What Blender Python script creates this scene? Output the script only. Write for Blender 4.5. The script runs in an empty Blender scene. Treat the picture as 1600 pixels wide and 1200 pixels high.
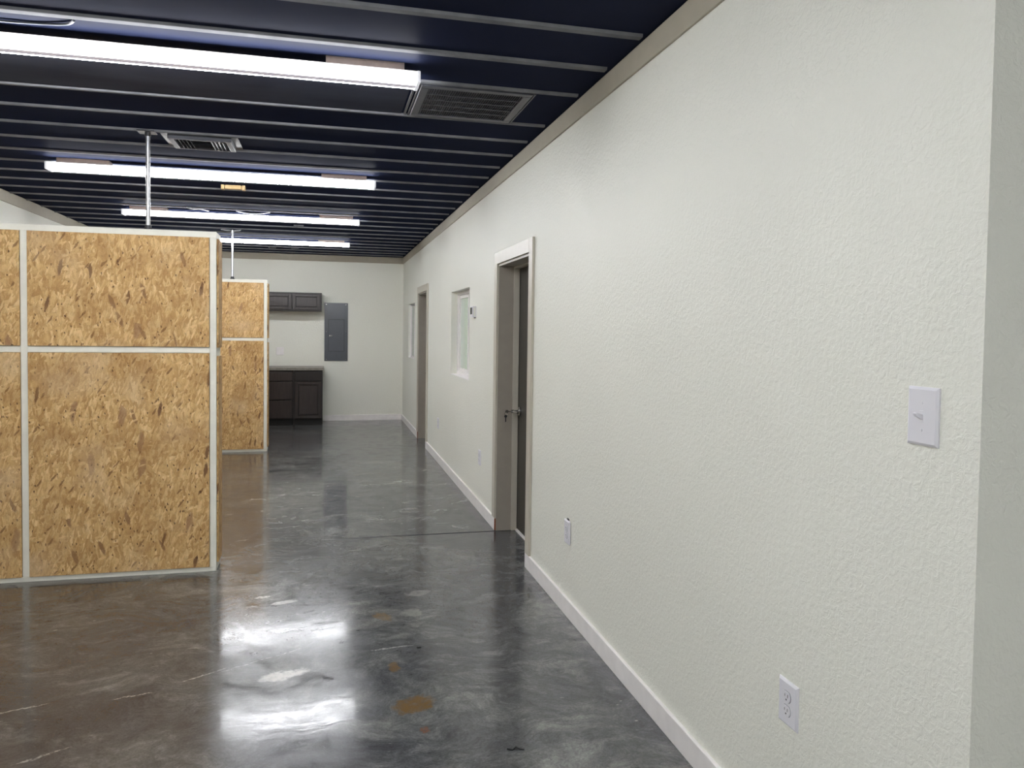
import bpy, bmesh, math, random
from mathutils import Vector, Matrix
random.seed(7)
C = bpy.context.scene.collection
W, D, H, L = 1.2556, 12.8953, 2.6744, -2.7575      # right wall, far wall, rib undersides, left wall
CF = H + 0.012                                     # flat of the ceiling sheets
YC = 1.2488                                        # outside corner where the hall widens
YB, XR = -3.4, 3.6                                 # rear wall and side wall of the wider bay (behind the camera)
R = math.radians

# ------------------------------------------------------------------ node helpers
class Mat:
    def __init__(s, name):
        s.m = bpy.data.materials.new(name); s.m.use_nodes = True
        s.t = s.m.node_tree; s.b = s.t.nodes['Principled BSDF']
    def n(s, typ, ins=None, **props):
        nd = s.t.nodes.new(typ)
        for k, v in props.items(): setattr(nd, k, v)
        for k, v in (ins or {}).items(): s.put(nd.inputs[k], v)
        return nd
    def put(s, sock, v):
        if isinstance(v, bpy.types.NodeSocket): s.t.links.new(v, sock)
        elif isinstance(v, bpy.types.Node): s.t.links.new(v.outputs[0], sock)
        else: sock.default_value = v
    def math(s, op, a, b=0.0, c=0.0, clamp=False):
        nd = s.n('ShaderNodeMath', {0: a, 1: b, 2: c}, operation=op); nd.use_clamp = clamp
        return nd.outputs[0]
    def ramp(s, fac, stops, interp='LINEAR'):
        nd = s.n('ShaderNodeValToRGB', {0: fac}); cr = nd.color_ramp; cr.interpolation = interp
        while len(cr.elements) < len(stops): cr.elements.new(0.5)
        for e, (p, c) in zip(cr.elements, stops):
            e.position = p; e.color = (c, c, c, 1) if isinstance(c, (int, float)) else (*c, 1)
        return nd.outputs[0]
    def mix(s, fac, a, b, blend='MIX'):
        nd = s.n('ShaderNodeMix', data_type='RGBA', blend_type=blend)
        s.put(nd.inputs[0], fac)
        for i, v in ((6, a), (7, b)):
            s.put(nd.inputs[i], (*v, 1) if isinstance(v, tuple) and len(v) == 3 else v)
        return nd.outputs[2]
    def noise(s, vec, scale, detail=3.0, rough=0.5, dist=0.0, out=0):
        return s.n('ShaderNodeTexNoise', {'Vector': vec, 'Scale': scale, 'Detail': detail, 'Roughness': rough, 'Distortion': dist}).outputs[out]
    def mapv(s, vec, loc=(0,0,0), rot=(0,0,0), scale=(1,1,1)):
        return s.n('ShaderNodeMapping', {'Vector': vec, 'Location': loc, 'Rotation': rot, 'Scale': scale}).outputs[0]
    def rs(s, vec, ang, sx, sy, off=(0,0,0)):
        r = s.n('ShaderNodeVectorRotate', {'Vector': vec, 'Angle': R(ang)}, rotation_type='Z_AXIS').outputs[0]
        return s.n('ShaderNodeVectorMath', {0: r, 1: (sx, sy, 1), 2: off}, operation='MULTIPLY_ADD').outputs[0]
    def obj(s): return s.n('ShaderNodeTexCoord').outputs['Object']
    def set(s, **kw):
        for k, v in kw.items():
            k = k.replace('_', ' ')
            if isinstance(v, tuple) and len(v) == 3 and 'Color' in k: v = (*v, 1)
            s.put(s.b.inputs[k], v)
        return s
    def bump(s, h, strength, dist):
        nd = s.n('ShaderNodeBump', {'Height': h, 'Strength': strength, 'Distance': dist})
        s.put(s.b.inputs['Normal'], nd.outputs[0]); return nd.outputs[0]

def srgb(r, g, b):
    f = lambda v: (v/255/12.92) if v/255 <= .04045 else ((v/255+.055)/1.055)**2.4
    return (f(r), f(g), f(b))

def plain(name, col, rough=0.5, metal=0.0, var=0.04, scale=14.0, bump=0.0, bscale=60.0, **kw):
    m = Mat(name); o = m.obj()
    nz = m.noise(o, scale, 3)
    lo = tuple(c*(1-var) for c in col); hi = tuple(min(1, c*(1+var)) for c in col)
    m.set(Base_Color=m.ramp(nz, [(.3, lo), (.7, hi)]), Roughness=rough, Metallic=metal, **kw)
    if bump: m.bump(m.noise(o, bscale, 3), bump, .002)
    return m.m

# ------------------------------------------------------------------ materials
def mat_wall(name, col):
    m = Mat(name); o = m.obj()
    big = m.noise(o, .9, 3); hi = tuple(min(1, c*1.02) for c in col); lo = tuple(c*.98 for c in col)
    m.set(Base_Color=m.ramp(big, [(.3, lo), (.7, hi)]), Roughness=.48, Specular_IOR_Level=.28)
    a = m.noise(o, 60, 3, .58, .6); b = m.noise(o, 150, 2, .5)
    kd = m.ramp(a, [(.40, 0.), (.62, 1.)])
    h = m.math('ADD', kd, m.math('MULTIPLY', b, .25))
    m.bump(h, .36, .0030)
    return m.m
WALL = mat_wall('wall_paint', srgb(236, 236, 226))

def mat_floor():
    m = Mat('polished_concrete'); o = m.obj()
    warp = m.n('ShaderNodeVectorMath', {0: o, 1: m.n('ShaderNodeVectorMath', {0: m.noise(o, 1.7, 3, .5, 0, 1), 'Scale': .5}, operation='SCALE').outputs[0]}, operation='ADD').outputs[0]
    a = m.noise(warp, 1.3, 6, .62, .4)
    b = m.noise(m.mapv(warp, (3, 1, 0), (0, 0, .5), (1.0, 2.2, 1)), 3.2, 7, .68, .8)
    c = m.noise(warp, 17, 6, .7, .3)
    base = m.ramp(a, [(.30, srgb(66, 67, 70)), (.45, srgb(86, 87, 88)), (.57, srgb(104, 105, 103)), (.70, srgb(130, 129, 124))])
    base = m.mix(m.ramp(b, [(.34, .75), (.56, 0.)]), base, srgb(64, 65, 69), 'MIX')
    base = m.mix(m.ramp(b, [(.55, 0.), (.74, .65)]), base, srgb(140, 140, 137))
    base = m.mix(.62, base, m.ramp(c, [(.3, .26), (.7, .74)]), 'OVERLAY')
    c2 = m.noise(m.mapv(warp, (0, 0, 0), (0, 0, .25), (1.0, 1.7, 1)), 48, 5, .72, .8)
    base = m.mix(.5, base, m.ramp(c2, [(.34, .22), (.66, .78)]), 'OVERLAY')
    c3 = m.noise(o, 130, 4, .7)
    base = m.mix(.40, base, m.ramp(c3, [(.34, .24), (.66, .76)]), 'OVERLAY')
    # brown cast of the slab on the left and down the middle
    sx = m.n('ShaderNodeSeparateXYZ', {0: o})
    X, Y = sx.outputs[0], sx.outputs[1]
    bx = m.math('ADD', X, m.math('MULTIPLY', m.noise(o, .8, 2), 1.6))
    base = m.mix(m.ramp(m.n('ShaderNodeMapRange', {0: bx, 1: -.6, 2: 1.0}).outputs[0], [(0., .42), (1., 0.)]), base, srgb(84, 73, 60))
    # fine white scratches and flecks
    sc = m.noise(m.mapv(o, (0, 0, 0), (0, 0, .35), (2.2, 16, 1)), 5, 4, .6, 1.2)
    sc2 = m.noise(o, 2.1, 2)
    fm = m.math('MULTIPLY', m.ramp(sc, [(.68, 0.), (.74, 1.)]), m.ramp(sc2, [(.48, 0.), (.62, .6)]))
    base = m.mix(fm, base, srgb(196, 194, 188))
    fl = m.n('ShaderNodeTexVoronoi', {'Vector': m.mapv(warp, (0, 0, 0), (0, 0, .2), (1, 2.0, 1)), 'Scale': 8.0})
    fk = m.math('MULTIPLY', m.ramp(fl.outputs['Distance'], [(.05, 1.), (.09, 0.)]), m.math('GREATER_THAN', m.n('ShaderNodeSeparateColor', {0: fl.outputs['Color']}).outputs[0], .80))
    base = m.mix(m.math('MULTIPLY', fk, .40), base, srgb(205, 203, 196))
    # spots with a shape of their own: (x, y, rx, ry, rot, colour, strength, edge noise)
    nv = m.noise(o, 22, 4, .6, 0, 1)
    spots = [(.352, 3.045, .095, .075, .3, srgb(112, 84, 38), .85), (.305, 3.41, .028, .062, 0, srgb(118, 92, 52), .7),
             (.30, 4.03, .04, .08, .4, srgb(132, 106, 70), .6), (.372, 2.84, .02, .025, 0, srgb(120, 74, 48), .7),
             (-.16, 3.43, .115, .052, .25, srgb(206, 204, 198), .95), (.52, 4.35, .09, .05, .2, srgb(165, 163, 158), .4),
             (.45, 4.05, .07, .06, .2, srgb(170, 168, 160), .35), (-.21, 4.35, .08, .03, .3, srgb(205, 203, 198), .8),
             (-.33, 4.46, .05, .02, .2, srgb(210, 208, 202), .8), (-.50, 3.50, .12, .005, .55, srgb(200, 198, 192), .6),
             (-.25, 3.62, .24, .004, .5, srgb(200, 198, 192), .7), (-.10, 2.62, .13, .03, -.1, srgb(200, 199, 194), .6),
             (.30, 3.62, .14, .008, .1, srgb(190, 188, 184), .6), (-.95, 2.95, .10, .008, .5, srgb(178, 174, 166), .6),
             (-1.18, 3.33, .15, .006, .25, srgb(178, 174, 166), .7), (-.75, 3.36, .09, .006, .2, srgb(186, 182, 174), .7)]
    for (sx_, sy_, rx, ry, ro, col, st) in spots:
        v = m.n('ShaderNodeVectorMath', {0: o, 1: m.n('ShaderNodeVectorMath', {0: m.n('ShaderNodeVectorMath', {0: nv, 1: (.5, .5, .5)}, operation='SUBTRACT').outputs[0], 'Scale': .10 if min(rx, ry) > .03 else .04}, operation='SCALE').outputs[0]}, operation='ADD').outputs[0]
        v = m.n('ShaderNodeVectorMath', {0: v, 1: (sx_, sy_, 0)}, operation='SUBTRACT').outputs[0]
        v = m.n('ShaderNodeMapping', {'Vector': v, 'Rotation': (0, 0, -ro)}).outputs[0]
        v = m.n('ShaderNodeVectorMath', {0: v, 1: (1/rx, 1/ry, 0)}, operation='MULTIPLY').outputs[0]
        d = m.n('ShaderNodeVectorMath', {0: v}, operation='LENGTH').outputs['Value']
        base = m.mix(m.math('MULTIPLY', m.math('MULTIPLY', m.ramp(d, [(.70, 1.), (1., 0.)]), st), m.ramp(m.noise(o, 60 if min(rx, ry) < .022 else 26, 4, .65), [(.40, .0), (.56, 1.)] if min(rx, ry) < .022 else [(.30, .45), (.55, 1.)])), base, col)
    # sawn control joint across the hall
    j = m.math('ABSOLUTE', m.math('SUBTRACT', m.math('ADD', Y, m.math('MULTIPLY', m.noise(o, 3, 2), .012)), 5.606))
    jm = m.math('MULTIPLY', m.ramp(j, [(0., 1.), (.007, .9), (.015, 0.)]), m.n('ShaderNodeMapRange', {0: X, 1: -.3, 2: .5}).outputs[0])
    base = m.mix(m.math('MULTIPLY', jm, .8), base, srgb(26, 26, 28))
    rg = m.ramp(m.noise(warp, 7, 6, .7), [(.34, .09), (.66, .26)])
    m.set(Base_Color=base, Roughness=m.math('MAXIMUM', rg, m.math('MULTIPLY', jm, .8)), Specular_IOR_Level=m.math('MULTIPLY', m.math('SUBTRACT', 1., jm), .42), Coat_Weight=m.math('MULTIPLY', m.ramp(c2, [(.25, .06), (.75, .30)]), m.math('SUBTRACT', 1., jm)), Coat_Roughness=.07)
    hb = m.math('ADD', m.noise(m.mapv(warp, (0, 0, 0), (0, 0, .2), (1, 1.6, 1)), 5.5, 4, .55, .5), m.math('ADD', m.math('MULTIPLY', c, .12), m.math('MULTIPLY', c2, .05)))
    nb = m.bump(hb, .055, .010)
    m.put(m.b.inputs['Coat Normal'], nb)
    return m.m
FLOOR = mat_floor()

def mat_osb():
    m = Mat('strand_board'); o = m.obj()
    rnd = m.n('ShaderNodeObjectInfo').outputs['Random']
    off = m.n('ShaderNodeCombineXYZ', {0: m.math('MULTIPLY', rnd, 37.), 1: m.math('MULTIPLY', rnd, 11.), 2: m.math('MULTIPLY', rnd, 53.)}).outputs[0]
    o2 = m.n('ShaderNodeVectorMath', {0: o, 1: off}, operation='ADD').outputs[0]
    # flatten the board onto its face: x (or y on the end pieces) against z
    s0 = m.n('ShaderNodeSeparateXYZ', {0: o2})
    p = m.n('ShaderNodeCombineXYZ', {0: m.math('ADD', s0.outputs[0], s0.outputs[1]), 1: s0.outputs[2], 2: 0.0}).outputs[0]
    wob = m.n('ShaderNodeVectorMath', {0: m.noise(p, 9, 2, .5, 0, 1), 'Scale': .022}, operation='SCALE').outputs[0]
    p = m.n('ShaderNodeVectorMath', {0: p, 1: wob}, operation='ADD').outputs[0]
    wob2 = m.n('ShaderNodeVectorMath', {0: m.noise(p, 45, 2, .5, 0, 1), 'Scale': .012}, operation='SCALE').outputs[0]
    p = m.n('ShaderNodeVectorMath', {0: p, 1: wob2}, operation='ADD').outputs[0]
    tones = [(0., srgb(150, 106, 60)), (.18, srgb(184, 143, 90)), (.45, srgb(204, 165, 110)), (.75, srgb(217, 181, 126)), (1., srgb(236, 206, 154))]
    col = None; hsum = None
    lay = [(-6, 10, 3.4, 0.), (24, 16, 5.5, .45), (-24, 17, 5.2, .45), (4, 20, 5, .42), (58, 24, 8, .62), (-55, 24, 8, .64), (12, 30, 7.5, .52), (-15, 34, 8, .52), (34, 44, 13, .68), (-38, 44, 13, .68), (2, 58, 12, .60), (75, 60, 20, .76), (-8, 95, 20, .64), (20, 110, 24, .68)]
    for i, (ang, sa, sb, th) in enumerate(lay):
        q = m.rs(p, ang, sa, sb, (i*3.1, i*1.7, 0))
        v = m.n('ShaderNodeTexVoronoi', {'Vector': q, 'Scale': 1.0, 'Randomness': 1.0}, voronoi_dimensions='2D')
        sp = m.n('ShaderNodeSeparateColor', {0: v.outputs['Color']})
        grain = m.noise(m.mapv(q, (0, 0, 0), (0, 0, 0), (4.5, .35, 1)), 2.0, 3, .6)
        tone = m.math('ADD', m.math('MULTIPLY', sp.outputs[0], .74), m.math('MULTIPLY', grain, .34))
        c = m.ramp(tone, tones)
        c = m.mix(m.ramp(v.outputs['Distance'], [(.42, 0.), (.75, .26)]), c, srgb(120, 82, 46))
        if col is None: col, hsum = c, sp.outputs[2]
        else:
            mk = m.math('GREATER_THAN', sp.outputs[1], th)
            col = m.mix(mk, col, c); hsum = m.n('ShaderNodeMix', {0: mk, 2: hsum, 3: sp.outputs[2]}).outputs[0]
    # rare bark-brown strands and resin-dark slivers
    for (ang, sa, sb, th, cc, st) in [(6, 20, 6.5, .965, srgb(150, 112, 82), .7), (-20, 34, 9, .975, srgb(128, 90, 62), .75), (8, 40, 9, .982, srgb(104, 70, 48), .85), (35, 70, 16, .972, srgb(116, 78, 48), .75), (-5, 120, 60, .972, srgb(74, 46, 30), .85), (70, 60, 20, .96, srgb(228, 192, 138), .7), (20, 60, 12, .94, srgb(226, 190, 138), .7)]:
        v = m.n('ShaderNodeTexVoronoi', {'Vector': m.rs(p, ang, sa, sb, (7.7, 2.3, 0)), 'Scale': 1.0}, voronoi_dimensions='2D')
        sp = m.n('ShaderNodeSeparateColor', {0: v.outputs['Color']})
        mk = m.math('MULTIPLY', m.math('GREATER_THAN', sp.outputs[1], th), m.ramp(v.outputs['Distance'], [(.34, st), (.50, 0.)]))
        col = m.mix(mk, col, cc)
    blot = m.noise(p, 4.5, 4, .6, .5)
    col = m.mix(m.ramp(blot, [(.44, 0.), (.66, .5)]), col, srgb(154, 112, 64))
    haze = m.noise(m.mapv(p, (5, 5, 0)), 3.0, 3, .5)
    col = m.mix(m.ramp(haze, [(.52, 0.), (.72, .5)]), col, srgb(212, 184, 146))
    fine = m.noise(p, 230, 2, .6)
    col = m.mix(.22, col, m.ramp(fine, [(.3, .15), (.7, .85)]), 'OVERLAY')
    m.set(Base_Color=col, Roughness=.62, Specular_IOR_Level=.25)
    m.bump(m.math('ADD', hsum, m.math('MULTIPLY', fine, .3)), .22, .0015)
    return m.m
OSB = mat_osb()

def mat_wood(name, c0, c1, rough, sx=30, sz=2.5):
    m = Mat(name); o = m.obj()
    g = m.noise(m.mapv(o, (0, 0, 0), (0, 0, 0), (sx, sx, sz)), 1.5, 5, .6, .6)
    m.set(Base_Color=m.ramp(g, [(.3, c0), (.7, c1)]), Roughness=rough, Specular_IOR_Level=.4)
    m.bump(g, .08, .001)
    return m.m

def matte(m, col, gloss, rough):
    d = m.n('ShaderNodeBsdfDiffuse', {'Color': col}); g_ = m.n('ShaderNodeBsdfGlossy', {'Color': (1, 1, 1, 1), 'Roughness': rough})
    mx = m.n('ShaderNodeMixShader', {0: gloss, 1: d, 2: g_})
    m.t.links.new(mx.outputs[0], m.t.nodes['Material Output'].inputs[0]); m.t.nodes.remove(m.b)
    return m.m
def mat_strip():  # ceiling ribs in a paler grey than the navy sheets between them
    m = Mat('pale_grey_rib'); o = m.obj()
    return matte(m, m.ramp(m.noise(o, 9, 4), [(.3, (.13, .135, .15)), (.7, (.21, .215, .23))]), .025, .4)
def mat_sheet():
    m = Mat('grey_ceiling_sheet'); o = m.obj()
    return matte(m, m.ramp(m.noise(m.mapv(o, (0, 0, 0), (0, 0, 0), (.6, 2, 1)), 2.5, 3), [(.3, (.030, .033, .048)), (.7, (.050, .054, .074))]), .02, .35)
def mat_ceiling():
    m = Mat('navy_sheet_metal'); o = m.obj()
    nz = m.noise(o, 1.2, 3)
    return matte(m, m.ramp(nz, [(.3, (.0105, .014, .034)), (.7, (.015, .0195, .044))]), .011, m.ramp(m.noise(o, 3, 3), [(.3, .40), (.7, .50)]))
NAVY = mat_ceiling()
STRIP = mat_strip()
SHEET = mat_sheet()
WHITE = plain('white_trim_paint', srgb(241, 237, 235), .38, bump=.05)
BATTEN = plain('white_batten_paint', srgb(232, 230, 218), .5, bump=.12, bscale=40)
PLASTIC = plain('white_plastic', srgb(229, 228, 233), .32, var=.01)
BEIGE = plain('beige_metal_trim', srgb(176, 169, 152), .5, var=.03)
CASE = plain('taupe_door_paint', srgb(196, 190, 176), .40, var=.02)
JAMB = plain('taupe_jamb_paint', srgb(166, 158, 146), .45, var=.03)
SLAB = mat_wood('dark_door_veneer', srgb(56, 54, 48), srgb(70, 67, 60), .45, 40, 2)
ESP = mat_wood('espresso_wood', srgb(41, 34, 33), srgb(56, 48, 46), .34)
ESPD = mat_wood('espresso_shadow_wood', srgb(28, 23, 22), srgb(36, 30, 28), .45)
COUNTER = plain('grey_laminate', srgb(132, 129, 120), .4, var=.18, scale=26)
BLACK = plain('black_toe_and_groove', (.012, .012, .013), .6)
PANELG = plain('grey_panel_enamel', srgb(78, 82, 90), .22, var=.03, bump=.06, bscale=6)
PANELD = plain('panel_gap_dark', srgb(46, 50, 56), .5)
VENT = plain('grey_vent_enamel', (.065, .068, .084), .42, var=.05)
VENTD = plain('vent_dark_duct', (.006, .007, .014), .7)
REG = plain('dull_register_metal', (.10, .103, .12), .45, var=.06, Specular_IOR_Level=.25)
STEEL = plain('galvanised_conduit', (.62, .63, .66), .33, .9, var=.1)
CHROME = plain('satin_chrome', (.55, .54, .52), .22, 1.0)
DARKM = plain('dark_steel', (.05, .05, .055), .45, .6)
PINE = mat_wood('bare_pine', srgb(188, 166, 152), srgb(204, 184, 170), .6, 20, 20)
TAN = mat_wood('tan_block_wood', srgb(196, 166, 118), srgb(212, 184, 138), .6, 20, 20)
RAW = mat_wood('raw_board_end', srgb(120, 66, 40), srgb(146, 86, 54), .7)
CORD = plain('white_cord', (.6, .6, .62), .5)
TAPE = plain('white_strap_metal', (.75, .75, .77), .45)
SCREEN = plain('dark_display', (.03, .032, .035), .2)
SLOT = plain('socket_slot_dark', (.03, .03, .032), .6)
DEBRIS = plain('black_rubber_scrap', (.012, .012, .012), .6)

def mat_glow(name, col, s):
    m = Mat(name); o = m.obj()
    m.set(Base_Color=(.8, .8, .8), Roughness=.4, Emission_Color=col,
          Emission_Strength=m.ramp(m.noise(o, 2, 1), [(.3, 1.0), (.7, 1.0)]))
    e = m.math('MULTIPLY', m.math('ADD', .98, m.math('MULTIPLY', m.noise(o, 2, 1), .04)), s)
    m.put(m.b.inputs['Emission Strength'], e)
    return m.m
LIGHT_S = 51.0
LENS = mat_glow('glowing_lens', (.955, .968, 1.0), LIGHT_S)
SEAM = mat_glow('lens_seam', (.80, .72, .92), .30)
CAPM = mat_glow('translucent_end_cap', (.9, .92, 1.0), .45)

def mat_glass():
    m = Mat('window_glass'); o = m.obj()
    m.set(Base_Color=m.ramp(m.noise(o, 2, 1), [(.3, (.80, .95, .88)), (.7, (.82, .96, .89))]), Roughness=.02, IOR=1.45, Transmission_Weight=1.0)
    return m.m
GLASS = mat_glass()

# ------------------------------------------------------------------ mesh helpers
class MB:
    def __init__(s): s.bm = bmesh.new()
    def box(s, x0, x1, y0, y1, z0, z1, bev=0.0, seg=1):
        r = bmesh.ops.create_cube(s.bm, size=1.0, matrix=Matrix.Translation(((x0+x1)/2, (y0+y1)/2, (z0+z1)/2)) @ Matrix.Diagonal((abs(x1-x0), abs(y1-y0), abs(z1-z0), 1)))
        if bev:
            es = list({e for v in r['verts'] for e in v.link_edges})
            bmesh.ops.bevel(s.bm, geom=es, offset=bev, segments=seg, affect='EDGES', profile=.6)
        return s
    def cyl(s, a, b, r, seg=20, r2=None):
        a, b = Vector(a), Vector(b); d = b-a
        q = d.to_track_quat('Z', 'Y').to_matrix().to_4x4()
        bmesh.ops.create_cone(s.bm, cap_ends=True, segments=seg, radius1=r, radius2=r if r2 is None else r2, depth=d.length, matrix=Matrix.Translation((a+b)/2) @ q)
        return s
    def tube(s, pts, r, seg=8):
        pts = [Vector(p) for p in pts]; rings = []
        for i, p in enumerate(pts):
            d = (pts[min(i+1, len(pts)-1)] - pts[max(i-1, 0)]).normalized()
            u = d.cross(Vector((0, 0, 1)));  u = u.normalized() if u.length > 1e-4 else Vector((1, 0, 0)); w = d.cross(u)
            rings.append([s.bm.verts.new(p + r*(math.cos(2*math.pi*k/seg)*u + math.sin(2*math.pi*k/seg)*w)) for k in range(seg)])
        for A, B in zip(rings, rings[1:]):
            for k in range(seg): s.bm.faces.new((A[k], A[(k+1) % seg], B[(k+1) % seg], B[k]))
        s.bm.faces.new(rings[0]); s.bm.faces.new(rings[-1][::-1])
        return s
    def ring(s, c, axis, R_, r, seg=20):
        c = Vector(c); ax = Vector(axis).normalized(); u = ax.orthogonal().normalized(); w = ax.cross(u)
        rows = []
        for i in range(seg):
            a = 2*math.pi*i/seg; rad = math.cos(a)*u + math.sin(a)*w
            rows.append([s.bm.verts.new(c + rad*(R_ + r*math.cos(b)) + ax*r*math.sin(b)) for b in [2*math.pi*k/8 for k in range(8)]])
        for i in range(seg):
            A, B = rows[i], rows[(i+1) % seg]
            for k in range(8): s.bm.faces.new((A[k], A[(k+1) % 8], B[(k+1) % 8], B[k]))
        return s
    def prism(s, prof, axis, a, b):
        """prof: (u,v) outline extruded along axis from a to b. axis 'x': (y,z); 'y': (x,z); 'z': (x,y)"""
        P = {'x': lambda u, v, t: (t, u, v), 'y': lambda u, v, t: (u, t, v), 'z': lambda u, v, t: (u, v, t)}[axis]
        A = [s.bm.verts.new(P(u, v, a)) for u, v in prof]; B = [s.bm.verts.new(P(u, v, b)) for u, v in prof]
        n = len(prof)
        for k in range(n): s.bm.faces.new((A[k], A[(k+1) % n], B[(k+1) % n], B[k]))
        s.bm.faces.new(A[::-1]); s.bm.faces.new(B)
        return s
    def quad(s, *p):
        s.bm.faces.new([s.bm.verts.new(q) for q in p]); return s
    def build(s, name, mat, parent=None, origin=None, smooth=False):
        bm = s.bm
        bmesh.ops.recalc_face_normals(bm, faces=bm.faces)
        if origin is None:
            o = Vector((0, 0, 0)); q = parent
            while q is not None: o += q.location; q = q.parent
        else: o = Vector(origin)
        bmesh.ops.translate(bm, vec=-o, verts=bm.verts)
        me = bpy.data.meshes.new(name); bm.to_mesh(me); bm.free()
        for mt in (mat if isinstance(mat, (list, tuple)) else [mat]): me.materials.append(mt)
        if smooth:
            for f in me.polygons: f.use_smooth = True
            try: me.set_sharp_from_angle(angle=R(40))
            except Exception: pass
        ob = bpy.data.objects.new(name, me); C.objects.link(ob)
        if parent is not None: ob.parent = parent
        else: ob.location = o
        return ob

def tag(o, label, cat, group=None):
    o['label'] = label; o['category'] = cat
    if group: o['group'] = group
    return o
def struct(o): o['kind'] = 'structure'; return o
def thing(name, loc, label, cat, group=None):
    o = bpy.data.objects.new(name, None); C.objects.link(o); o.location = loc; o.empty_display_size = .1
    return tag(o, label, cat, group)
def root(name, loc):
    o = bpy.data.objects.new(name, None); C.objects.link(o); o.location = loc; o.empty_display_size = .1
    return struct(o)
def copy_tree(o, parent=None):
    c = o.copy(); C.objects.link(c); c.parent = parent
    for ch in list(o.children): copy_tree(ch, c)
    return c

def wall_plane(x0, x1, y0, y1, z0, z1, holes, axis='x'):
    """wall slab in the YZ plane (thickness x0..x1) with rectangular holes (ya,yb,za,zb)"""
    mb = MB(); bm = mb.bm
    ys = sorted({y0, y1, *[h[0] for h in holes], *[h[1] for h in holes]}); zs = sorted({z0, z1, *[h[2] for h in holes], *[h[3] for h in holes]})
    solid = {}
    for i in range(len(ys)-1):
        for k in range(len(zs)-1):
            cy, cz = (ys[i]+ys[i+1])/2, (zs[k]+zs[k+1])/2
            solid[i, k] = not any(h[0] < cy < h[1] and h[2] < cz < h[3] for h in holes)
    V = {}
    def v(x, y, z):
        if (x, y, z) not in V: V[x, y, z] = bm.verts.new((x, y, z))
        return V[x, y, z]
    for (i, k), s_ in solid.items():
        if not s_: continue
        a, b, c, d = ys[i], ys[i+1], zs[k], zs[k+1]
        bm.faces.new((v(x0, a, c), v(x0, b, c), v(x0, b, d), v(x0, a, d)))
        bm.faces.new((v(x1, a, c), v(x1, a, d), v(x1, b, d), v(x1, b, c)))
        if not solid.get((i-1, k)): bm.faces.new((v(x0, a, c), v(x0, a, d), v(x1, a, d), v(x1, a, c)))
        if not solid.get((i+1, k)): bm.faces.new((v(x0, b, c), v(x1, b, c), v(x1, b, d), v(x0, b, d)))
        if not solid.get((i, k-1)): bm.faces.new((v(x0, a, c), v(x1, a, c), v(x1, b, c), v(x0, b, c)))
        if not solid.get((i, k+1)): bm.faces.new((v(x0, a, d), v(x0, b, d), v(x1, b, d), v(x1, a, d)))
    return mb

# ------------------------------------------------------------------ the room shell
T = .20
D1 = (4.71, 5.62, 0.0, 1.992); D2 = (9.74, 10.65, 0.0, 1.992)
W1 = (6.83, 7.85, 1.05, 1.888); W2 = (11.14, 12.05, 1.07, 1.888)
struct(wall_plane(W, W+T, YC, D, 0, CF, [D1, D2, W1, W2]).build('wall_right', WALL, origin=(W, 0, 0)))
struct(MB().box(L, 5.0, D, D+.15, 0, CF).build('wall_far', WALL, origin=(0, D, 0)))
struct(MB().box(L-.15, L, YB, D+.15, 0, CF).build('wall_left', WALL, origin=(L, 0, 0)))
struct(MB().box(W+T, XR, YC, YC+.15, 0, CF).build('wall_return', WALL, origin=(W, YC, 0)))
struct(MB().box(XR, XR+.15, YB, YC+.15, 0, CF).build('wall_side', WALL, origin=(XR, 0, 0)))
struct(MB().box(L-.15, XR+.15, YB-.15, YB, 0, CF).build('wall_near', WALL, origin=(0, YB, 0)))
struct(MB().box(L-.15, 5.2, YB-.15, D+.15, -.12, 0).build('floor', FLOOR, origin=(0, 0, 0)))

mb = MB()
mb.box(L-.15, 5.2, YB-.15, D+.15, CF, CF+.06)
ribs = [4.32+.3935*k for k in range(22)] + [3.72-.4*k for k in range(18)]
for y in ribs:
    if not (YB+.1 < y < D-.06): continue
    x1 = W-.035 if y > YC else XR-.04
    hw = .018 if y < 3.5 else .0105
    mb.prism([(y-hw-.004, CF), (y-hw, H), (y+hw, H), (y+hw+.004, CF)], 'x', L+.012, x1)
mb.box(L+.012, .40, 3.742, 4.305, CF-.003, CF-.0005)
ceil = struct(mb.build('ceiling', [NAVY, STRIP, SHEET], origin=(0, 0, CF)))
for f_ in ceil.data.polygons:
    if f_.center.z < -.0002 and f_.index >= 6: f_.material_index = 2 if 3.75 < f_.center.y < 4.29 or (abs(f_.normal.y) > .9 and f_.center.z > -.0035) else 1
# closure strip + beige band between wall and ceiling
def band(mbx, box): return mbx.box(*box, .0015)
struct(MB().box(W-.012, W, YC, D, H-.092, CF-.004, .0015).build('trim_1', BEIGE, origin=(W, YC, H)))
struct(MB().box(L+.012, W-.012, D-.012, D, H-.092, CF-.004, .0015).build('trim_2', BEIGE, origin=(0, D, H)))
struct(MB().box(L, L+.012, YB, D-.012, H-.092, CF-.004, .0015).build('trim_3', BEIGE, origin=(L, 0, H)))
struct(MB().box(W, XR, YC-.012, YC, H-.092, CF-.004, .0015).build('trim_4', BEIGE, origin=(W, YC, H)))
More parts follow.
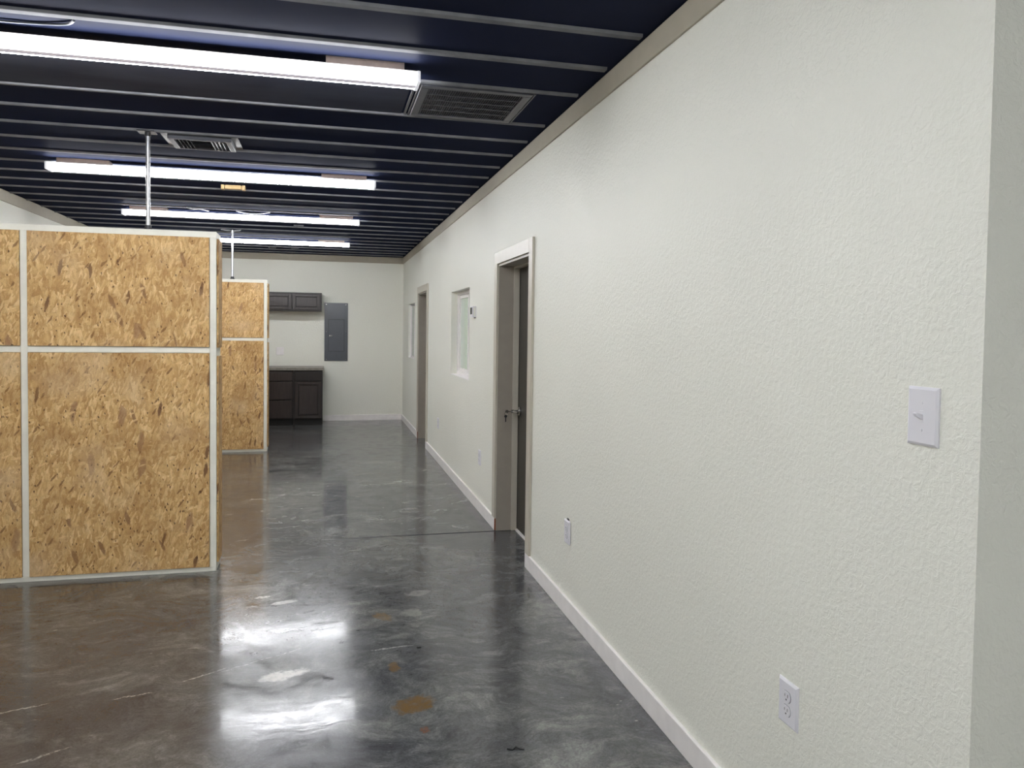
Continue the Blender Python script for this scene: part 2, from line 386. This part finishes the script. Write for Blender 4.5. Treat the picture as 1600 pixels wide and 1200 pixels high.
# baseboards; the sawn ends at the door openings are bare wood
BT, BH = .016, .092
def baseboard(name, x0, x1, y0, y1, raw=None):
    b = MB().box(x0, x1, y0, y1, 0, BH, .003, 2)
    o = b.build(name, [WHITE, RAW], origin=((x0+x1)/2, (y0+y1)/2, 0))
    if raw:
        for f in o.data.polygons:
            if f.normal.y*raw > .9: f.material_index = 1
    return struct(o)
baseboard('baseboard_right', W-BT, W, YC, D1[0]-.001, 1)
baseboard('baseboard_middle', W-BT, W, D1[1]+.001, D2[0]-.001, -1)
baseboard('baseboard_end', W-BT, W, D2[1]+.001, D-BT, -1)
baseboard('baseboard_far', -.028, W-BT, D-BT, D)
baseboard('baseboard_left', L, L+BT, YB, 5.0)
baseboard('baseboard_return', W, XR, YC-BT, YC)

# two offices behind the right wall
struct(MB().box(4.8, 5.0, YC+.15, D, 0, CF).build('wall_office', WALL, origin=(4.8, 0, 0)))
struct(MB().box(W+T, 4.8, 9.15, 9.27, 0, CF).build('wall_divider', WALL, origin=(3, 9.2, 0)))
struct(MB().box(W+T, 4.8, 5.86, 5.98, 0, CF).build('wall_partition', WALL, origin=(3, 5.9, 0)))

# ------------------------------------------------------------------ doors
def door(name, d, keyed):
    y0, y1, z0, z1 = d
    r = root(name, (W, (y0+y1)/2, 0))
    cw, ct = .092, .017
    m_ = MB()
    m_.box(W-ct, W, y0-cw, y0-.004, BH, z1+cw, .002)
    m_.build('door_casing', CASE, r)
    MB().box(W-ct, W, y1+.004, y1+cw, BH, z1+cw, .002).build('door_casing', CASE, r)
    MB().box(W-ct-.001, W, y0-.004, y1+.004, z1+.004, z1+cw, .002).build('head_casing', CASE, r)
    j = MB()
    j.box(W-.004, W+T, y0, y0+.014, 0, z1-.014); j.box(W-.004, W+T, y1-.014, y1, 0, z1-.014)
    j.box(W-.004, W+T, y0, y1, z1-.014, z1)
    j.build('door_jamb', JAMB, r)
    s_ = MB(); xs0, xs1 = W+.108, W+.152
    s_.box(xs0, xs1, y0+.014, y0+.027, 0, z1-.027, .002); s_.box(xs0, xs1, y1-.027, y1-.014, 0, z1-.027, .002); s_.box(xs0, xs1, y0+.014, y1-.014, z1-.027, z1-.014, .002)
    s_.build('door_stop', CASE, r)
    sl = MB().box(W+.1535, W+.197, y0+.016, y1-.016, .014, z1-.016, .0015).build('door_slab', SLAB, r)
    MB().box(W+.140, W+T, y0+.014, y1-.014, 0, .010, .001).build('threshold', WHITE, r)
    # lever handle
    hy, hz, fx = y1-.085, .905, W+.1535
    h_ = MB()
    h_.cyl((fx, hy, hz), (fx-.010, hy, hz), .033, 28).cyl((fx-.010, hy, hz), (fx-.016, hy, hz), .028, 28, .020)
    h_.cyl((fx-.012, hy, hz), (fx-.058, hy, hz), .0105, 16)
    hd = h_.build('door_handle', CHROME, r, smooth=True)
    lv = MB()
    lv.tube([(fx-.056, hy+.012, hz), (fx-.058, hy, hz), (fx-.056, hy-.03, hz+.001), (fx-.052, hy-.07, hz), (fx-.046, hy-.108, hz-.003)], .0085, 10)
    lv.cyl((fx-.050, hy, hz), (fx-.070, hy, hz), .0135, 18)
    lv.build('lever', CHROME, hd, smooth=True)
    if keyed:
        k = thing('key_ring', (fx-.072, hy, hz), 'small bunch of keys hanging from the lock of the nearest dark door lever', 'keys')
        kx = fx-.072
        q = MB().box(kx-.020, kx, hy-.0012, hy+.0012, hz-.004, hz+.004)
        q.cyl((kx-.030, hy-.0014, hz), (kx-.030, hy+.0014, hz), .012, 18)
        q.build('key', CHROME, k)
        MB().ring((kx-.036, hy, hz-.016), (0, 1, .2), .012, .0012).build('ring', CHROME, k)
        q = MB().cyl((kx-.038, hy+.002, hz-.036), (kx-.038, hy+.0045, hz-.036), .011, 16)
        q.box(kx-.042, kx-.034, hy+.002, hy+.0045, hz-.078, hz-.045)
        q.build('key', DARKM, k)
    return r
door('door_1', D1, True)
door('door_2', D2, False)

# ------------------------------------------------------------------ windows
def window(name, w, xa=W+.062, fw=.034, xs=W+.080, t=.034):
    y0, y1, z0, z1 = w
    r = root(name, (W, (y0+y1)/2, z0))
    xb = xa+.078
    f = MB()
    f.box(xa, xb, y0, y0+fw, z0, z1, .002).box(xa, xb, y1-fw, y1, z0, z1, .002)
    f.box(xa, xb, y0+fw, y1-fw, z0, z0+fw, .002).box(xa, xb, y0+fw, y1-fw, z1-fw, z1, .002)
    f.build('window_frame', WHITE, r)
    ym = (y0+y1)/2
    for (ya, yb, xo) in ((ym-.02, y1-fw, xs), (y0+fw, ym+.02, xs+.028)):
        s_ = MB()
        s_.box(xo, xo+.026, ya, ya+t, z0+fw, z1-fw, .002).box(xo, xo+.026, yb-t, yb, z0+fw, z1-fw, .002)
        s_.box(xo, xo+.026, ya+t, yb-t, z0+fw, z0+fw+t, .002).box(xo, xo+.026, ya+t, yb-t, z1-fw-t, z1-fw, .002)
        sash = s_.build('sash', WHITE, r)
        MB().box(xo+.011, xo+.015, ya+t-.004, yb-t+.004, z0+fw+t-.004, z1-fw-t+.004).build('window_pane', GLASS, sash)
    MB().box(W-.002, xa, y0, y1, z0, z0+.006, .001).build('window_sill', WHITE, r)
    return r
window('window_1', W1)
window('window_2', W2, W+.030, .012, W+.040, .016)

# ------------------------------------------------------------------ strip lights
LEN, LW, LZ0, LZ1 = 2.30, .13, 2.602, 2.652
def make_light():
    r = thing('strip_light', (0, 0, LZ0), 'x', 'ceiling light', 'white strip lights across the navy ceiling')
    hx = LEN/2
    o = Vector((0, 0, LZ0))
    def bld(mb_, n, m, p=r): return mb_.build(n, m, p, smooth=False)
    # housing tray, wrap lens (near side and belly), seam, narrow far lens
    b = MB().box(-hx+.012, hx-.012, -LW/2+.006, LW/2-.006, LZ1-.010, LZ1)
    bld(b, 'housing', WHITE)
    prof = [(-LW/2+.004, LZ1-.008), (-LW/2, LZ1-.016), (-LW/2+.004, LZ0+.012), (-LW/2+.016, LZ0+.003), (-LW/2+.034, LZ0), (LW/2-.080, LZ0), (LW/2-.080, LZ1-.010), (-LW/2+.02, LZ1-.010)]
    bld(MB().prism(prof, 'x', -hx+.016, hx-.016), 'lens', LENS)
    bld(MB().prism([(LW/2-.0802, LZ0-.0008), (LW/2-.0348, LZ0-.0008), (LW/2-.0355, LZ1-.011), (LW/2-.0795, LZ1-.011)], 'x', -hx+.016, hx-.016), 'seam_strip', SEAM)
    prof = [(LW/2-.035, LZ0), (LW/2-.010, LZ0+.003), (LW/2-.002, LZ0+.012), (LW/2, LZ1-.016), (LW/2-.004, LZ1-.010), (LW/2-.035, LZ1-.010)]
    bld(MB().prism(prof, 'x', -hx+.016, hx-.016), 'lens', LENS)
    for s_ in (-1, 1):
        x0, x1 = sorted((s_*hx, s_*(hx-.0155)))
        bld(MB().box(x0, x1, -LW/2-.002, LW/2+.002, LZ0-.002, LZ1, .004, 2), 'end_cap', CAPM)
        xc = s_*(hx-.24)
        bld(MB().box(xc-.17, xc+.17, -.048, .048, LZ1, CF, .001), 'mounting_board', PINE)
    return r
lights = [(-.742, 3.548, 'largest nearest glowing strip light, running off the left of the photo beside the return grille'),
          (-.772, 6.19, 'glowing strip light just beyond the small louvred ceiling register, second nearest'),
          (-.800, 8.42, 'glowing strip light with tan boards above both ends, third from the camera'),
          (-.832, 10.70, 'farthest glowing strip light, nearest the far wall, half hidden by the big partition'),
          (-.742, 1.08, 'strip light above the camera, outside the picture'),
          (-.742, -1.35, 'strip light behind the camera, outside the picture'),
          (2.42, -2.3, 'unseen strip light added in the wide bay behind the camera, outside the picture')]  # bay fixture is added to brighten the return wall
proto = make_light()
for i, (x, y, lab) in enumerate(lights):
    o = proto if i == 0 else copy_tree(proto)
    o.location = (x, y, LZ0); o['label'] = lab
# office fixture in the room behind the first window
of = copy_tree(proto); of.location = (3.1, 7.5, LZ0); of.rotation_euler = (0, 0, 0); of['label'] = 'strip light inside the bright office behind the nearer window'
of['group'] = 'office lights'
of2 = copy_tree(of); of2.location = (3.0, 8.5, LZ0); of2['label'] = 'added strip light deeper inside the bright office behind the nearer window'  # second office fixture, added to brighten the room behind the window

# ------------------------------------------------------------------ ceiling vents
g = thing('return_grille', (.72, 4.025, CF), 'large dark grey slotted return air grille flush in the ceiling beside the nearest light', 'vent')
x0, x1, y0, y1 = .445, 1.002, 3.752, 4.292; zb = H-.002
fr = MB()
fr.box(x0, x1, y0, y0+.042, zb, CF-.001, .003).box(x0, x1, y1-.042, y1, zb, CF-.001, .003)
fr.box(x0, x0+.042, y0+.042, y1-.042, zb, CF-.001, .003).box(x1-.042, x1, y0+.042, y1-.042, zb, CF-.001, .003)
fr.build('frame', VENT, g)
for bx_ in ((x0-.034, x0-.022, y0-.01, y1+.01, zb+.006, CF), (x0-.012, x0-.004, y0-.01, y1+.01, zb+.004, CF), (x1+.006, x1+.014, y0-.005, y1+.005, zb+.003, CF)):
    MB().box(*bx_, .001).build('trim_strip', VENT, g)
MB().box(x0+.04, x1-.04, y0+.04, y1-.04, CF-.003, CF-.0005).build('duct_screen', VENTD, g)
b = MB(); n = 5; ya, yb = y0+.042, y1-.042
for k in range(1, n):
    yy = ya+(yb-ya)*k/n
    b.box(x0+.042, x1-.042, yy-.0045, yy+.0045, zb+.001, zb+.010)
b.build('cross_bar', VENT, g)
b = MB(); nb = 40
for k in range(nb):
    xx = x0+.045+(x1-x0-.09)*(k+.5)/nb
    b.prism([(xx-.0055, zb+.003), (xx-.0035, zb+.002), (xx+.0055, CF-.004), (xx+.0035, CF-.003)], 'y', ya, yb)
b.build('blade_set', VENT, g)

v = thing('supply_register', (-.75, 5.30, CF), 'small dull grey louvred air register on the ceiling beside the nearer conduit pole', 'vent')
x0, x1, y0, y1 = -.985, -.535, 5.148, 5.462; zi = H-.020
fr = MB()
fr.box(x0, x1, y0, y0+.04, CF-.006, CF, .001).box(x0, x1, y1-.04, y1, CF-.006, CF, .001).box(x0, x0+.045, y0+.04, y1-.04, CF-.006, CF, .001).box(x1-.045, x1, y0+.04, y1-.04, CF-.006, CF, .001)
fr.build('flange', REG, v)
xi0, xi1, yi0, yi1 = -.945, -.575, 5.165, 5.445
fr = MB(); t = .020
fr.box(xi0, xi1, yi0, yi0+t, zi, CF-.005, .002).box(xi0, xi1, yi1-.012, yi1, zi, CF-.005, .002).box(xi0, xi0+t+.012, yi0+t, yi1-.012, zi, CF-.005, .002).box(xi1-t-.012, xi1, yi0+t, yi1-.012, zi, CF-.005, .002)
fr.build('frame', REG, v)
MB().box(xi0+.03, xi1-.03, yi0+.018, yi1-.010, CF-.004, CF-.001).build('damper', VENTD, v)
for s_ in (-1, 1):
    for k in range(4):
        xx = (xi0+.050+.022*k) if s_ < 0 else (xi1-.050-.022*k)
        MB().prism([(xx-.008*s_-.001, zi+.001), (xx-.008*s_+.001, zi+.001), (xx+.008*s_+.001, zi+.027), (xx+.008*s_-.001, zi+.027)], 'y', yi0+t, yi1-.012).build('louvre', REG, v)
for k in range(5):
    yy = yi0+.045+.05*k
    MB().prism([(yy-.012, zi+.004), (yy-.010, zi+.002), (yy+.014, zi+.026), (yy+.012, zi+.028)], 'x', xi0+.13, xi1-.13).build('louvre', VENT, v)

# small tan anchor on the ceiling past the second light, and the dull clips farther away
a = thing('ceiling_anchor', (-.75, 6.93, H), 'small tan anchor block with two end clips on the ceiling behind the second light', 'bracket')
MB().box(-.815, -.685, 6.87, 6.92, H-.020, CF, .004).build('block', TAN, a)
for x in (-.832, -.668): MB().box(x-.014, x+.014, 6.865, 6.925, H-.026, CF, .005, 2).build('clip', TAN, a)
def clip(x, y, label):
    c = thing('cable_clip', (x, y, H), label, 'clip', 'dull metal cable clips on the ceiling')
    MB().box(x-.055, x+.055, y-.02, y+.02, CF-.010, CF, .002).build('plate', REG, c)
    MB().ring((x-.02, y, H+.002), (0, 1, 0), .014, .005, 16).build('loop', REG, c)
clip(-.30, 9.28, 'small dull metal clip on the ceiling just beyond the third light')
clip(-.76, 11.95, 'small dull metal clip beyond the farthest light, the left one of two')
clip(-.44, 11.95, 'small dull metal clip beyond the farthest light, the right one of two')

def cable(name, pts, r, mat, label):
    dense = []
    P = [Vector(p) for p in pts]
    for i in range(len(P)-1):
        p0, p1, p2, p3 = P[max(i-1, 0)], P[i], P[i+1], P[min(i+2, len(P)-1)]
        for k in range(8):
            t = k/8; dense.append(.5*((2*p1)+(-p0+p2)*t+(2*p0-5*p1+4*p2-p3)*t*t+(-p0+3*p1-3*p2+p3)*t**3))
    dense.append(P[-1])
    return tag(MB().tube(dense, r, 8).build(name, mat, origin=pts[0], smooth=True), label, 'cable')
GREYC = plain('grey_cable', (.12, .13, .15), .5)
cable('power_cable', [(-1.75, 3.470, CF-.008), (-1.5, 3.455, CF-.008), (-1.25, 3.445, CF-.008), (-1.1, 3.440, CF-.006), (-.99, 3.41, CF-.008), (-.95, 3.365, CF-.006)], .0055, GREYC, 'thin grey cable curving over the ceiling sheet above the nearest light')
cable('power_cable', [(-1.33, 8.21, H-.002), (-1.28, 8.24, H-.012), (-1.22, 8.28, CF-.012), (-1.14, 8.335, LZ1+.012)], .006, CORD, 'short white cord dropping behind the top of the third light')
cable('power_cable', [(-.88, 8.335, LZ1+.028), (-.80, 8.335, LZ1+.012), (-.72, 8.335, LZ1+.008), (-.64, 8.335, LZ1+.012), (-.55, 8.335, LZ1+.030)], .006, CORD, 'white cord sagging along the middle of the third light')

# ------------------------------------------------------------------ strand board partitions
def partition(xr, yf, top, stiles, label):
    yb = yf+.190
    xl = L+.002
    r = thing('partition_wall', ((xl+xr)/2, (yf+yb)/2, 0), label, 'partition', 'white framed strand board partitions')
    sw, mz0, mz1, pt = .037, 1.341, 1.377, .011
    MB().box(xl, xr-.004, yf+.018, yb-.018, .004, top-.004).build('core', BATTEN, r)
    edges = [xl] + stiles + [xr]
    # stiles and rails, front and back
    for (ya, yb_) in ((yf, yf+.018), (yb-.018, yb)):
        for x in stiles: MB().box(x-sw, x, ya, yb_, .030, top-.036, .0012).build('stile', BATTEN, r)
        MB().box(xr-sw, xr, ya, yb_, .030, top-.036, .0012).build('stile', BATTEN, r)
        MB().box(xl, xr, ya, yb_, top-.036, top, .0015).build('rail', BATTEN, r)
        MB().box(xl, xr, ya, yb_, 0, .030, .0015).build('rail', BATTEN, r)
        prev = xl
        for x in stiles+[xr]:
            a_, b_ = prev, x-sw
            MB().box(a_, b_, ya, yb_, mz0, mz1, .0012).build('rail', BATTEN, r)
            front = ya == yf
            pa, pb = (ya-pt, ya) if front else (yb_, yb_+pt)
            if b_-a_ > .05:
                MB().box(a_+.0015, b_-.0015, pa, pb, .031, mz0-.0015, .001).build('board', OSB, r)
                MB().box(a_+.0015, b_-.0015, pa, pb, mz1+.0015, top-.037, .001).build('board', OSB, r)
            prev = x
    MB().box(xl, xr, yf+.018, yb-.018, top-.018, top+.0005, .001).build('cap_rail', BATTEN, r)
    MB().box(xr-.006, xr-.0005, yf+.018, yb-.018, 0.002, top-.018).build('end_stile', BATTEN, r)
    MB().box(xr-.0005, xr+.011, yf+.024, yb-.004, .05, 1.322, .001).build('end_board', OSB, r)
    MB().box(xr-.0005, xr+.011, yf+.024, yb-.004, 1.374, top-.040, .001).build('end_board', OSB, r)
    return r
partition(-.6424, 5.0032, 2.076, [-1.663], 'nearest and largest strand board partition with white battens, at the left of the photo')
partition(-.6795, 9.7843, 2.075, [-1.700], 'farther strand board partition with white battens, showing past the end of the nearest one')

def pole(x, y, z0, label, wings):
    r = thing('conduit_pole', (x, y, z0), label, 'pole', 'conduit poles from partition tops to the ceiling')
    MB().cyl((x, y, z0), (x, y, H-.008), .0125, 20).build('pipe', STEEL, r, smooth=True)
    MB().cyl((x, y, z0), (x, y, z0+.018), .024, 20).cyl((x, y, z0+.018), (x, y, z0+.034), .018, 20).build('base_collar', DARKM, r, smooth=True)
    if not wings:
        MB().box(x-.055, x+.045, y-.045, y+.045, H-.008, H-.001, .002).build('top_plate', DARKM, r)
        MB().cyl((x, y, H-.03), (x, y, H-.008), .017, 20).build('top_collar', DARKM, r, smooth=True)
    else:
        MB().cyl((x, y, H-.04), (x, y, H-.005), .018, 20).build('top_collar', STEEL, r, smooth=True)
        for s_ in (-1, 1):
            w = MB(); bm = w.bm
            w.box(s_*.02, s_*(.125 if s_ < 0 else .095), -.05, .05, -.003, .003)
            bmesh.ops.transform(bm, matrix=Matrix.Translation((x, y, H-.014)) @ Matrix.Rotation(R(-6*s_), 4, 'Y') @ Matrix.Rotation(R(14), 4, 'X'), verts=bm.verts)
            w.build('bracket_wing', TAPE, r)
pole(-1.043, 5.107, 2.0765, 'thin steel conduit pole standing on the nearest partition up to the ceiling', False)
pole(-1.086, 9.879, 2.0755, 'slender conduit pole with white bracket wings standing on the farther partition', True)

# ------------------------------------------------------------------ far wall: cabinets and panel
def shaker(mb_frame, mb_panel, x0, x1, z0, z1, yf, t=.020, st=.042):
    mb_frame.box(x0, x0+st, yf, yf+t, z0, z1, .002).box(x1-st, x1, yf, yf+t, z0, z1, .002)
    mb_frame.box(x0+st, x1-st, yf, yf+t, z0, z0+st, .002).box(x0+st, x1-st, yf, yf+t, z1-st, z1, .002)
    mb_panel.box(x0+st+.007, x1-st-.007, yf+.007, yf+t+.001, z0+st+.007, z1-st-.007, .003)
def cab_door(parent, x0, x1, z0, z1, yf, raised=False):
    f, p = MB(), MB(); shaker(f, p, x0, x1, z0, z1, yf)
    d = f.build('door', ESP, parent)
    p.build('door_panel', ESP, d)
    MB().box(x0+.040, x1-.040, yf+.016, yf+.0195, z0+.040, z1-.040).build('panel_groove_shade', BLACK, d)  # black sheet behind the panel, gap shading put in as colour
    if raised:
        MB().box(x0+.058, x1-.058, yf+.003, yf+.010, z0+.058, z1-.058, .005).build('raised_field', ESP, d)
yf = D-.32
u = thing('wall_cabinet', (-.50, D, 1.765), 'dark espresso wall cabinet with two framed doors on the far wall', 'cabinet')
b = MB().box(-.95, -.052, yf+.020, D-.001, 1.768, 2.058, .002)
b.build('body', ESP, u)
b = MB().box(-.95, -.914, yf+.002, yf+.020, 1.768, 2.058).box(-.088, -.052, yf+.002, yf+.020, 1.768, 2.058).box(-.914, -.088, yf+.002, yf+.020, 1.768, 1.800).box(-.914, -.088, yf+.002, yf+.020, 2.026, 2.058).box(-.516, -.486, yf+.002, yf+.020, 1.800, 2.026)
b.build('face_frame', ESPD, u)
cab_door(u, -.920, -.512, 1.790, 2.036, yf-.018)
cab_door(u, -.490, -.078, 1.790, 2.036, yf-.018)

yf = D-.585
def base_cab(x0, x1, kind, label):
    r = thing('base_cabinet', ((x0+x1)/2, D, 0), label, 'cabinet')
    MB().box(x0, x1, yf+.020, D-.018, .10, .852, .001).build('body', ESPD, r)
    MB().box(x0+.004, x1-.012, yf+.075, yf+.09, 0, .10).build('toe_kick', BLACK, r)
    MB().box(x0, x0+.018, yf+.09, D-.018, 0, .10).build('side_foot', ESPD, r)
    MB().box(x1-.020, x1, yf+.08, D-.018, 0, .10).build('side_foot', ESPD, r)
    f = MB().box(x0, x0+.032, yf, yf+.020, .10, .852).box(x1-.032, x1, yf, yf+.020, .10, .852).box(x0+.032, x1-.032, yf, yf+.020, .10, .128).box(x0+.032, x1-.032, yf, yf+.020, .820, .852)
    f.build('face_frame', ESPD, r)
    a_, b_ = x0+.020, x1-.020
    if kind == 'drawers':
        for (z0, z1) in ((.690, .822), (.402, .676), (.116, .388)):
            MB().box(a_, b_, yf-.020, yf-.001, z0, z1, .006, 2).build('drawer', ESP, r)
    else:
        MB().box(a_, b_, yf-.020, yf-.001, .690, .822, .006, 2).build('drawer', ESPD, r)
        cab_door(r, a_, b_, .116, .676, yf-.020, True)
base_cab(-.902, -.464, 'drawers', 'dark base cabinet with three drawers under the grey counter, left unit')
base_cab(-.460, -.034, 'door', 'dark base cabinet with one drawer over a panelled door, right unit beside bare wall')
ct = MB().box(-.93, -.018, yf-.028, D-.001, .853, .894, .003, 2)
tag(ct.build('countertop', COUNTER, origin=(-.47, D-.3, .853)), 'short grey laminate countertop lying over the dark base cabinets', 'countertop')

e = thing('electrical_panel', (.175, D, .975), 'tall grey metal electrical panel with a small door on the far wall', 'electrical panel')
MB().box(-.010, .361, D-.016, D+.003, .975, 1.917, .002).build('cover', PANELG, e)
MB().box(.050, .308, D-.0175, D-.016, 1.128, 1.652).build('door_gap', PANELD, e)
dr = MB().box(.055, .303, D-.024, D-.0175, 1.133, 1.647, .003).build('door', PANELG, e)
MB().box(.070, .082, D-.028, D-.024, 1.372, 1.396, .001).box(.098, .108, D-.028, D-.024, 1.372, 1.396, .001).build('latch', CHROME, dr)
for (sx_, sz_) in ((.02, 1.89), (.33, 1.89), (.02, 1.0), (.33, 1.0), (.02, 1.45), (.33, 1.45)):
    MB().cyl((sx_, D-.016, sz_), (sx_, D-.019, sz_), .005, 12).build('screw', CHROME, e)

# ------------------------------------------------------------------ wall plates
def oval(mb, c, rx, rz, x0, x1, n=28, cut=.82):
    pts = []
    for k in range(n):
        a = 2*math.pi*k/n; yy, zz = math.cos(a)*rx, math.sin(a)*rz
        zz = max(-rz*cut, min(rz*cut, zz)); pts.append((c[0]+yy, c[1]+zz))
    mb.prism(pts, 'x', x0, x1)
def plate_mb(hw=.0445, hh=.0625):
    mb = MB(); bm = mb.bm
    base = [(-hw, -hh), (hw, -hh), (hw, hh), (-hw, hh)]; k = .006
    A = [bm.verts.new((0, y, z)) for y, z in base]
    B = [bm.verts.new((-.0035, y, z)) for y, z in base]
    T_ = [bm.verts.new((-.0075, y-math.copysign(k, y), z-math.copysign(k, z))) for y, z in base]
    for P, Q in ((A, B), (B, T_)):
        for i in range(4): bm.faces.new((P[i], P[(i+1) % 4], Q[(i+1) % 4], Q[i]))
    bm.faces.new(A[::-1]); bm.faces.new(T_)
    return mb
def make_outlet():
    r = thing('wall_outlet', (0, 0, 0), 'x', 'outlet', 'white duplex outlets on the right wall')
    plate_mb().build('cover_plate', PLASTIC, r)
    for s_ in (1, -1):
        m1 = MB(); oval(m1, (0, s_*.0195), .0172, .0172, -.0105, -.006)
        rc = m1.build('receptacle', PLASTIC, r)
        m2 = MB(); oval(m2, (0, s_*.0195), .0185, .0183, -.00785, -.0074)
        m2.build('gap', VENT, r)
        m3 = MB().box(-.0108, -.0104, -.0075, -.0055, s_*.0195-.001, s_*.0195+.008).box(-.0108, -.0104, .0055, .0075, s_*.0195+.000, s_*.0195+.007).cyl((-.0104, 0, s_*.0195-.0075), (-.0108, 0, s_*.0195-.0075), .0026, 12)
        m3.build('slot', SLOT, rc)
    MB().cyl((-.007, 0, 0), (-.0088, 0, 0), .0036, 14).build('screw', PLASTIC, r, smooth=True)
    return r
o1 = make_outlet()
outs = [(W, 1.859, .477, 'white duplex outlet low on the right wall, nearest the camera under the light switch'),
        (W, 6.27, .445, 'white outlet low on the right wall below the nearer window'),
        (W, 8.70, .440, 'small white outlet low on the right wall just before the farther door')]
for i, (x, y, z, lab) in enumerate(outs):
    o = o1 if i == 0 else copy_tree(o1)
    o.location = (x, y, z); o['label'] = lab
# outlet with the ragged cut-out showing above it
o2 = copy_tree(o1); o2.location = (W-.004, 3.862, .441); o2['label'] = 'white outlet beside the nearest door, with a dark gap in the wall above its cover'
m_ = MB().box(0, .0035, -.036, .040, -.054, .054).box(.0015, .0035, -.012, .016, .052, .0715)
m_.bm.verts.ensure_lookup_table()
gp = m_.build('cutout', SLOT, origin=(0, 0, 0)); gp.parent = o2; gp.location = (0, 0, 0)
# double plate over the counter
dp = thing('switch_plate', (-.697, D, 1.13), 'white double switch plate on the far wall above the counter', 'switch')
pm = plate_mb(.058, .0625); bmesh.ops.rotate(pm.bm, matrix=Matrix.Rotation(R(90), 3, 'Z'), verts=pm.bm.verts)
bmesh.ops.translate(pm.bm, vec=(-.697, D, 1.13), verts=pm.bm.verts)
pm.build('cover_plate', WHITE, dp)
for x in (-.720, -.674): MB().box(x-.016, x+.016, D-.010, D-.007, 1.097, 1.163, .001).build('rocker', WHITE, dp)
# toggle switch near the corner
sw = thing('light_switch', (W, 1.397, 1.328), 'white toggle light switch on the right wall near the outside corner', 'switch')
pm = plate_mb(.0440, .0635); bmesh.ops.translate(pm.bm, vec=(W, 1.397, 1.328), verts=pm.bm.verts)
pm.build('cover_plate', PLASTIC, sw)
MB().box(W-.0082, W-.0070, 1.3915, 1.4025, 1.3155, 1.3405, .0003).build('slot_rim', PLASTIC, sw)
tg = MB(); tg.prism([(0, -.0055), (-.017, .0035), (-.019, .0085), (-.016, .0100), (0, .0065)], 'y', -.0042, .0042)
bmesh.ops.translate(tg.bm, vec=(W-.0075, 1.397, 1.326), verts=tg.bm.verts)
tg.build('toggle', PLASTIC, sw)
for dz in (.030, -.030): MB().cyl((W-.0070, 1.397, 1.328+dz), (W-.0090, 1.397, 1.328+dz), .0034, 14).build('screw', PLASTIC, sw, smooth=True)
# thermostat
th = thing('thermostat', (W, 6.565, 1.66), 'white thermostat with dark display on the right wall beside the nearer window', 'thermostat')
MB().box(W-.030, W+.003, 6.505, 6.630, 1.612, 1.708, .003, 2).build('case', PLASTIC, th)
MB().box(W-.0312, W-.0295, 6.545, 6.618, 1.640, 1.698).build('display', SCREEN, th)
MB().box(W-.022, W-.008, 6.5042, 6.5055, 1.625, 1.695).build('side_grille', WALL, th)
MB().box(W-.018, W-.004, 6.50, 6.52, 1.606, 1.613, .001).build('clip', DARKM, th)

# ------------------------------------------------------------------ scraps on the floor
tag(MB().box(.425, .447, 3.588, 3.606, 0, .006, .002).build('rubber_scrap', DEBRIS, origin=(.436, 3.597, 0)), 'tiny square black rubber scrap on the floor behind the orange stain', 'scrap')
tag(MB().tube([(.640, 2.640, .003), (.658, 2.628, .003), (.672, 2.640, .006), (.684, 2.628, .003), (.700, 2.622, .003)], .0028, 6).build('rubber_scrap', DEBRIS, origin=(.67, 2.63, 0)), 'thin black curled scrap on the floor near the right baseboard', 'scrap')

# ------------------------------------------------------------------ camera and view
f, cx, cy, psi, th_, ph = 1205.6267, 808.7467, 559.6528, .2449, .0351, .0134
xc = Vector((math.cos(psi), -math.sin(psi), 0)); yc = Vector((math.sin(psi), math.cos(psi), 0)); zc = Vector((0, 0, 1))
fw = math.cos(th_)*yc - math.sin(th_)*zc; zu = math.sin(th_)*yc + math.cos(th_)*zc
rt = math.cos(ph)*xc + math.sin(ph)*zu; up = -math.sin(ph)*xc + math.cos(ph)*zu
cam = bpy.data.cameras.new('camera'); co = bpy.data.objects.new('camera', cam); C.objects.link(co)
mtx = Matrix((rt, up, -fw)).transposed().to_4x4(); mtx.translation = Vector((0, 0, 1.5)); co.matrix_world = mtx
cam.sensor_fit = 'HORIZONTAL'; cam.sensor_width = 36.0; cam.lens = f/1600*36
cam.shift_x = -(cx-800)/1600; cam.shift_y = (cy-600)/1600
cam.clip_start = .05; cam.clip_end = 60
sc = bpy.context.scene; sc.camera = co
w = bpy.data.worlds.new('world'); sc.world = w; w.use_nodes = True
w.node_tree.nodes['Background'].inputs[0].default_value = (.02, .02, .022, 1)
vs = sc.view_settings
vs.view_transform = 'Standard'; vs.look = 'None'; vs.gamma = 1.0; vs.use_curve_mapping = False
vs.exposure = 0.0
sc.cycles.max_bounces = 10; sc.cycles.diffuse_bounces = 6; sc.cycles.glossy_bounces = 4; sc.cycles.transmission_bounces = 8
sc.cycles.use_denoising = True
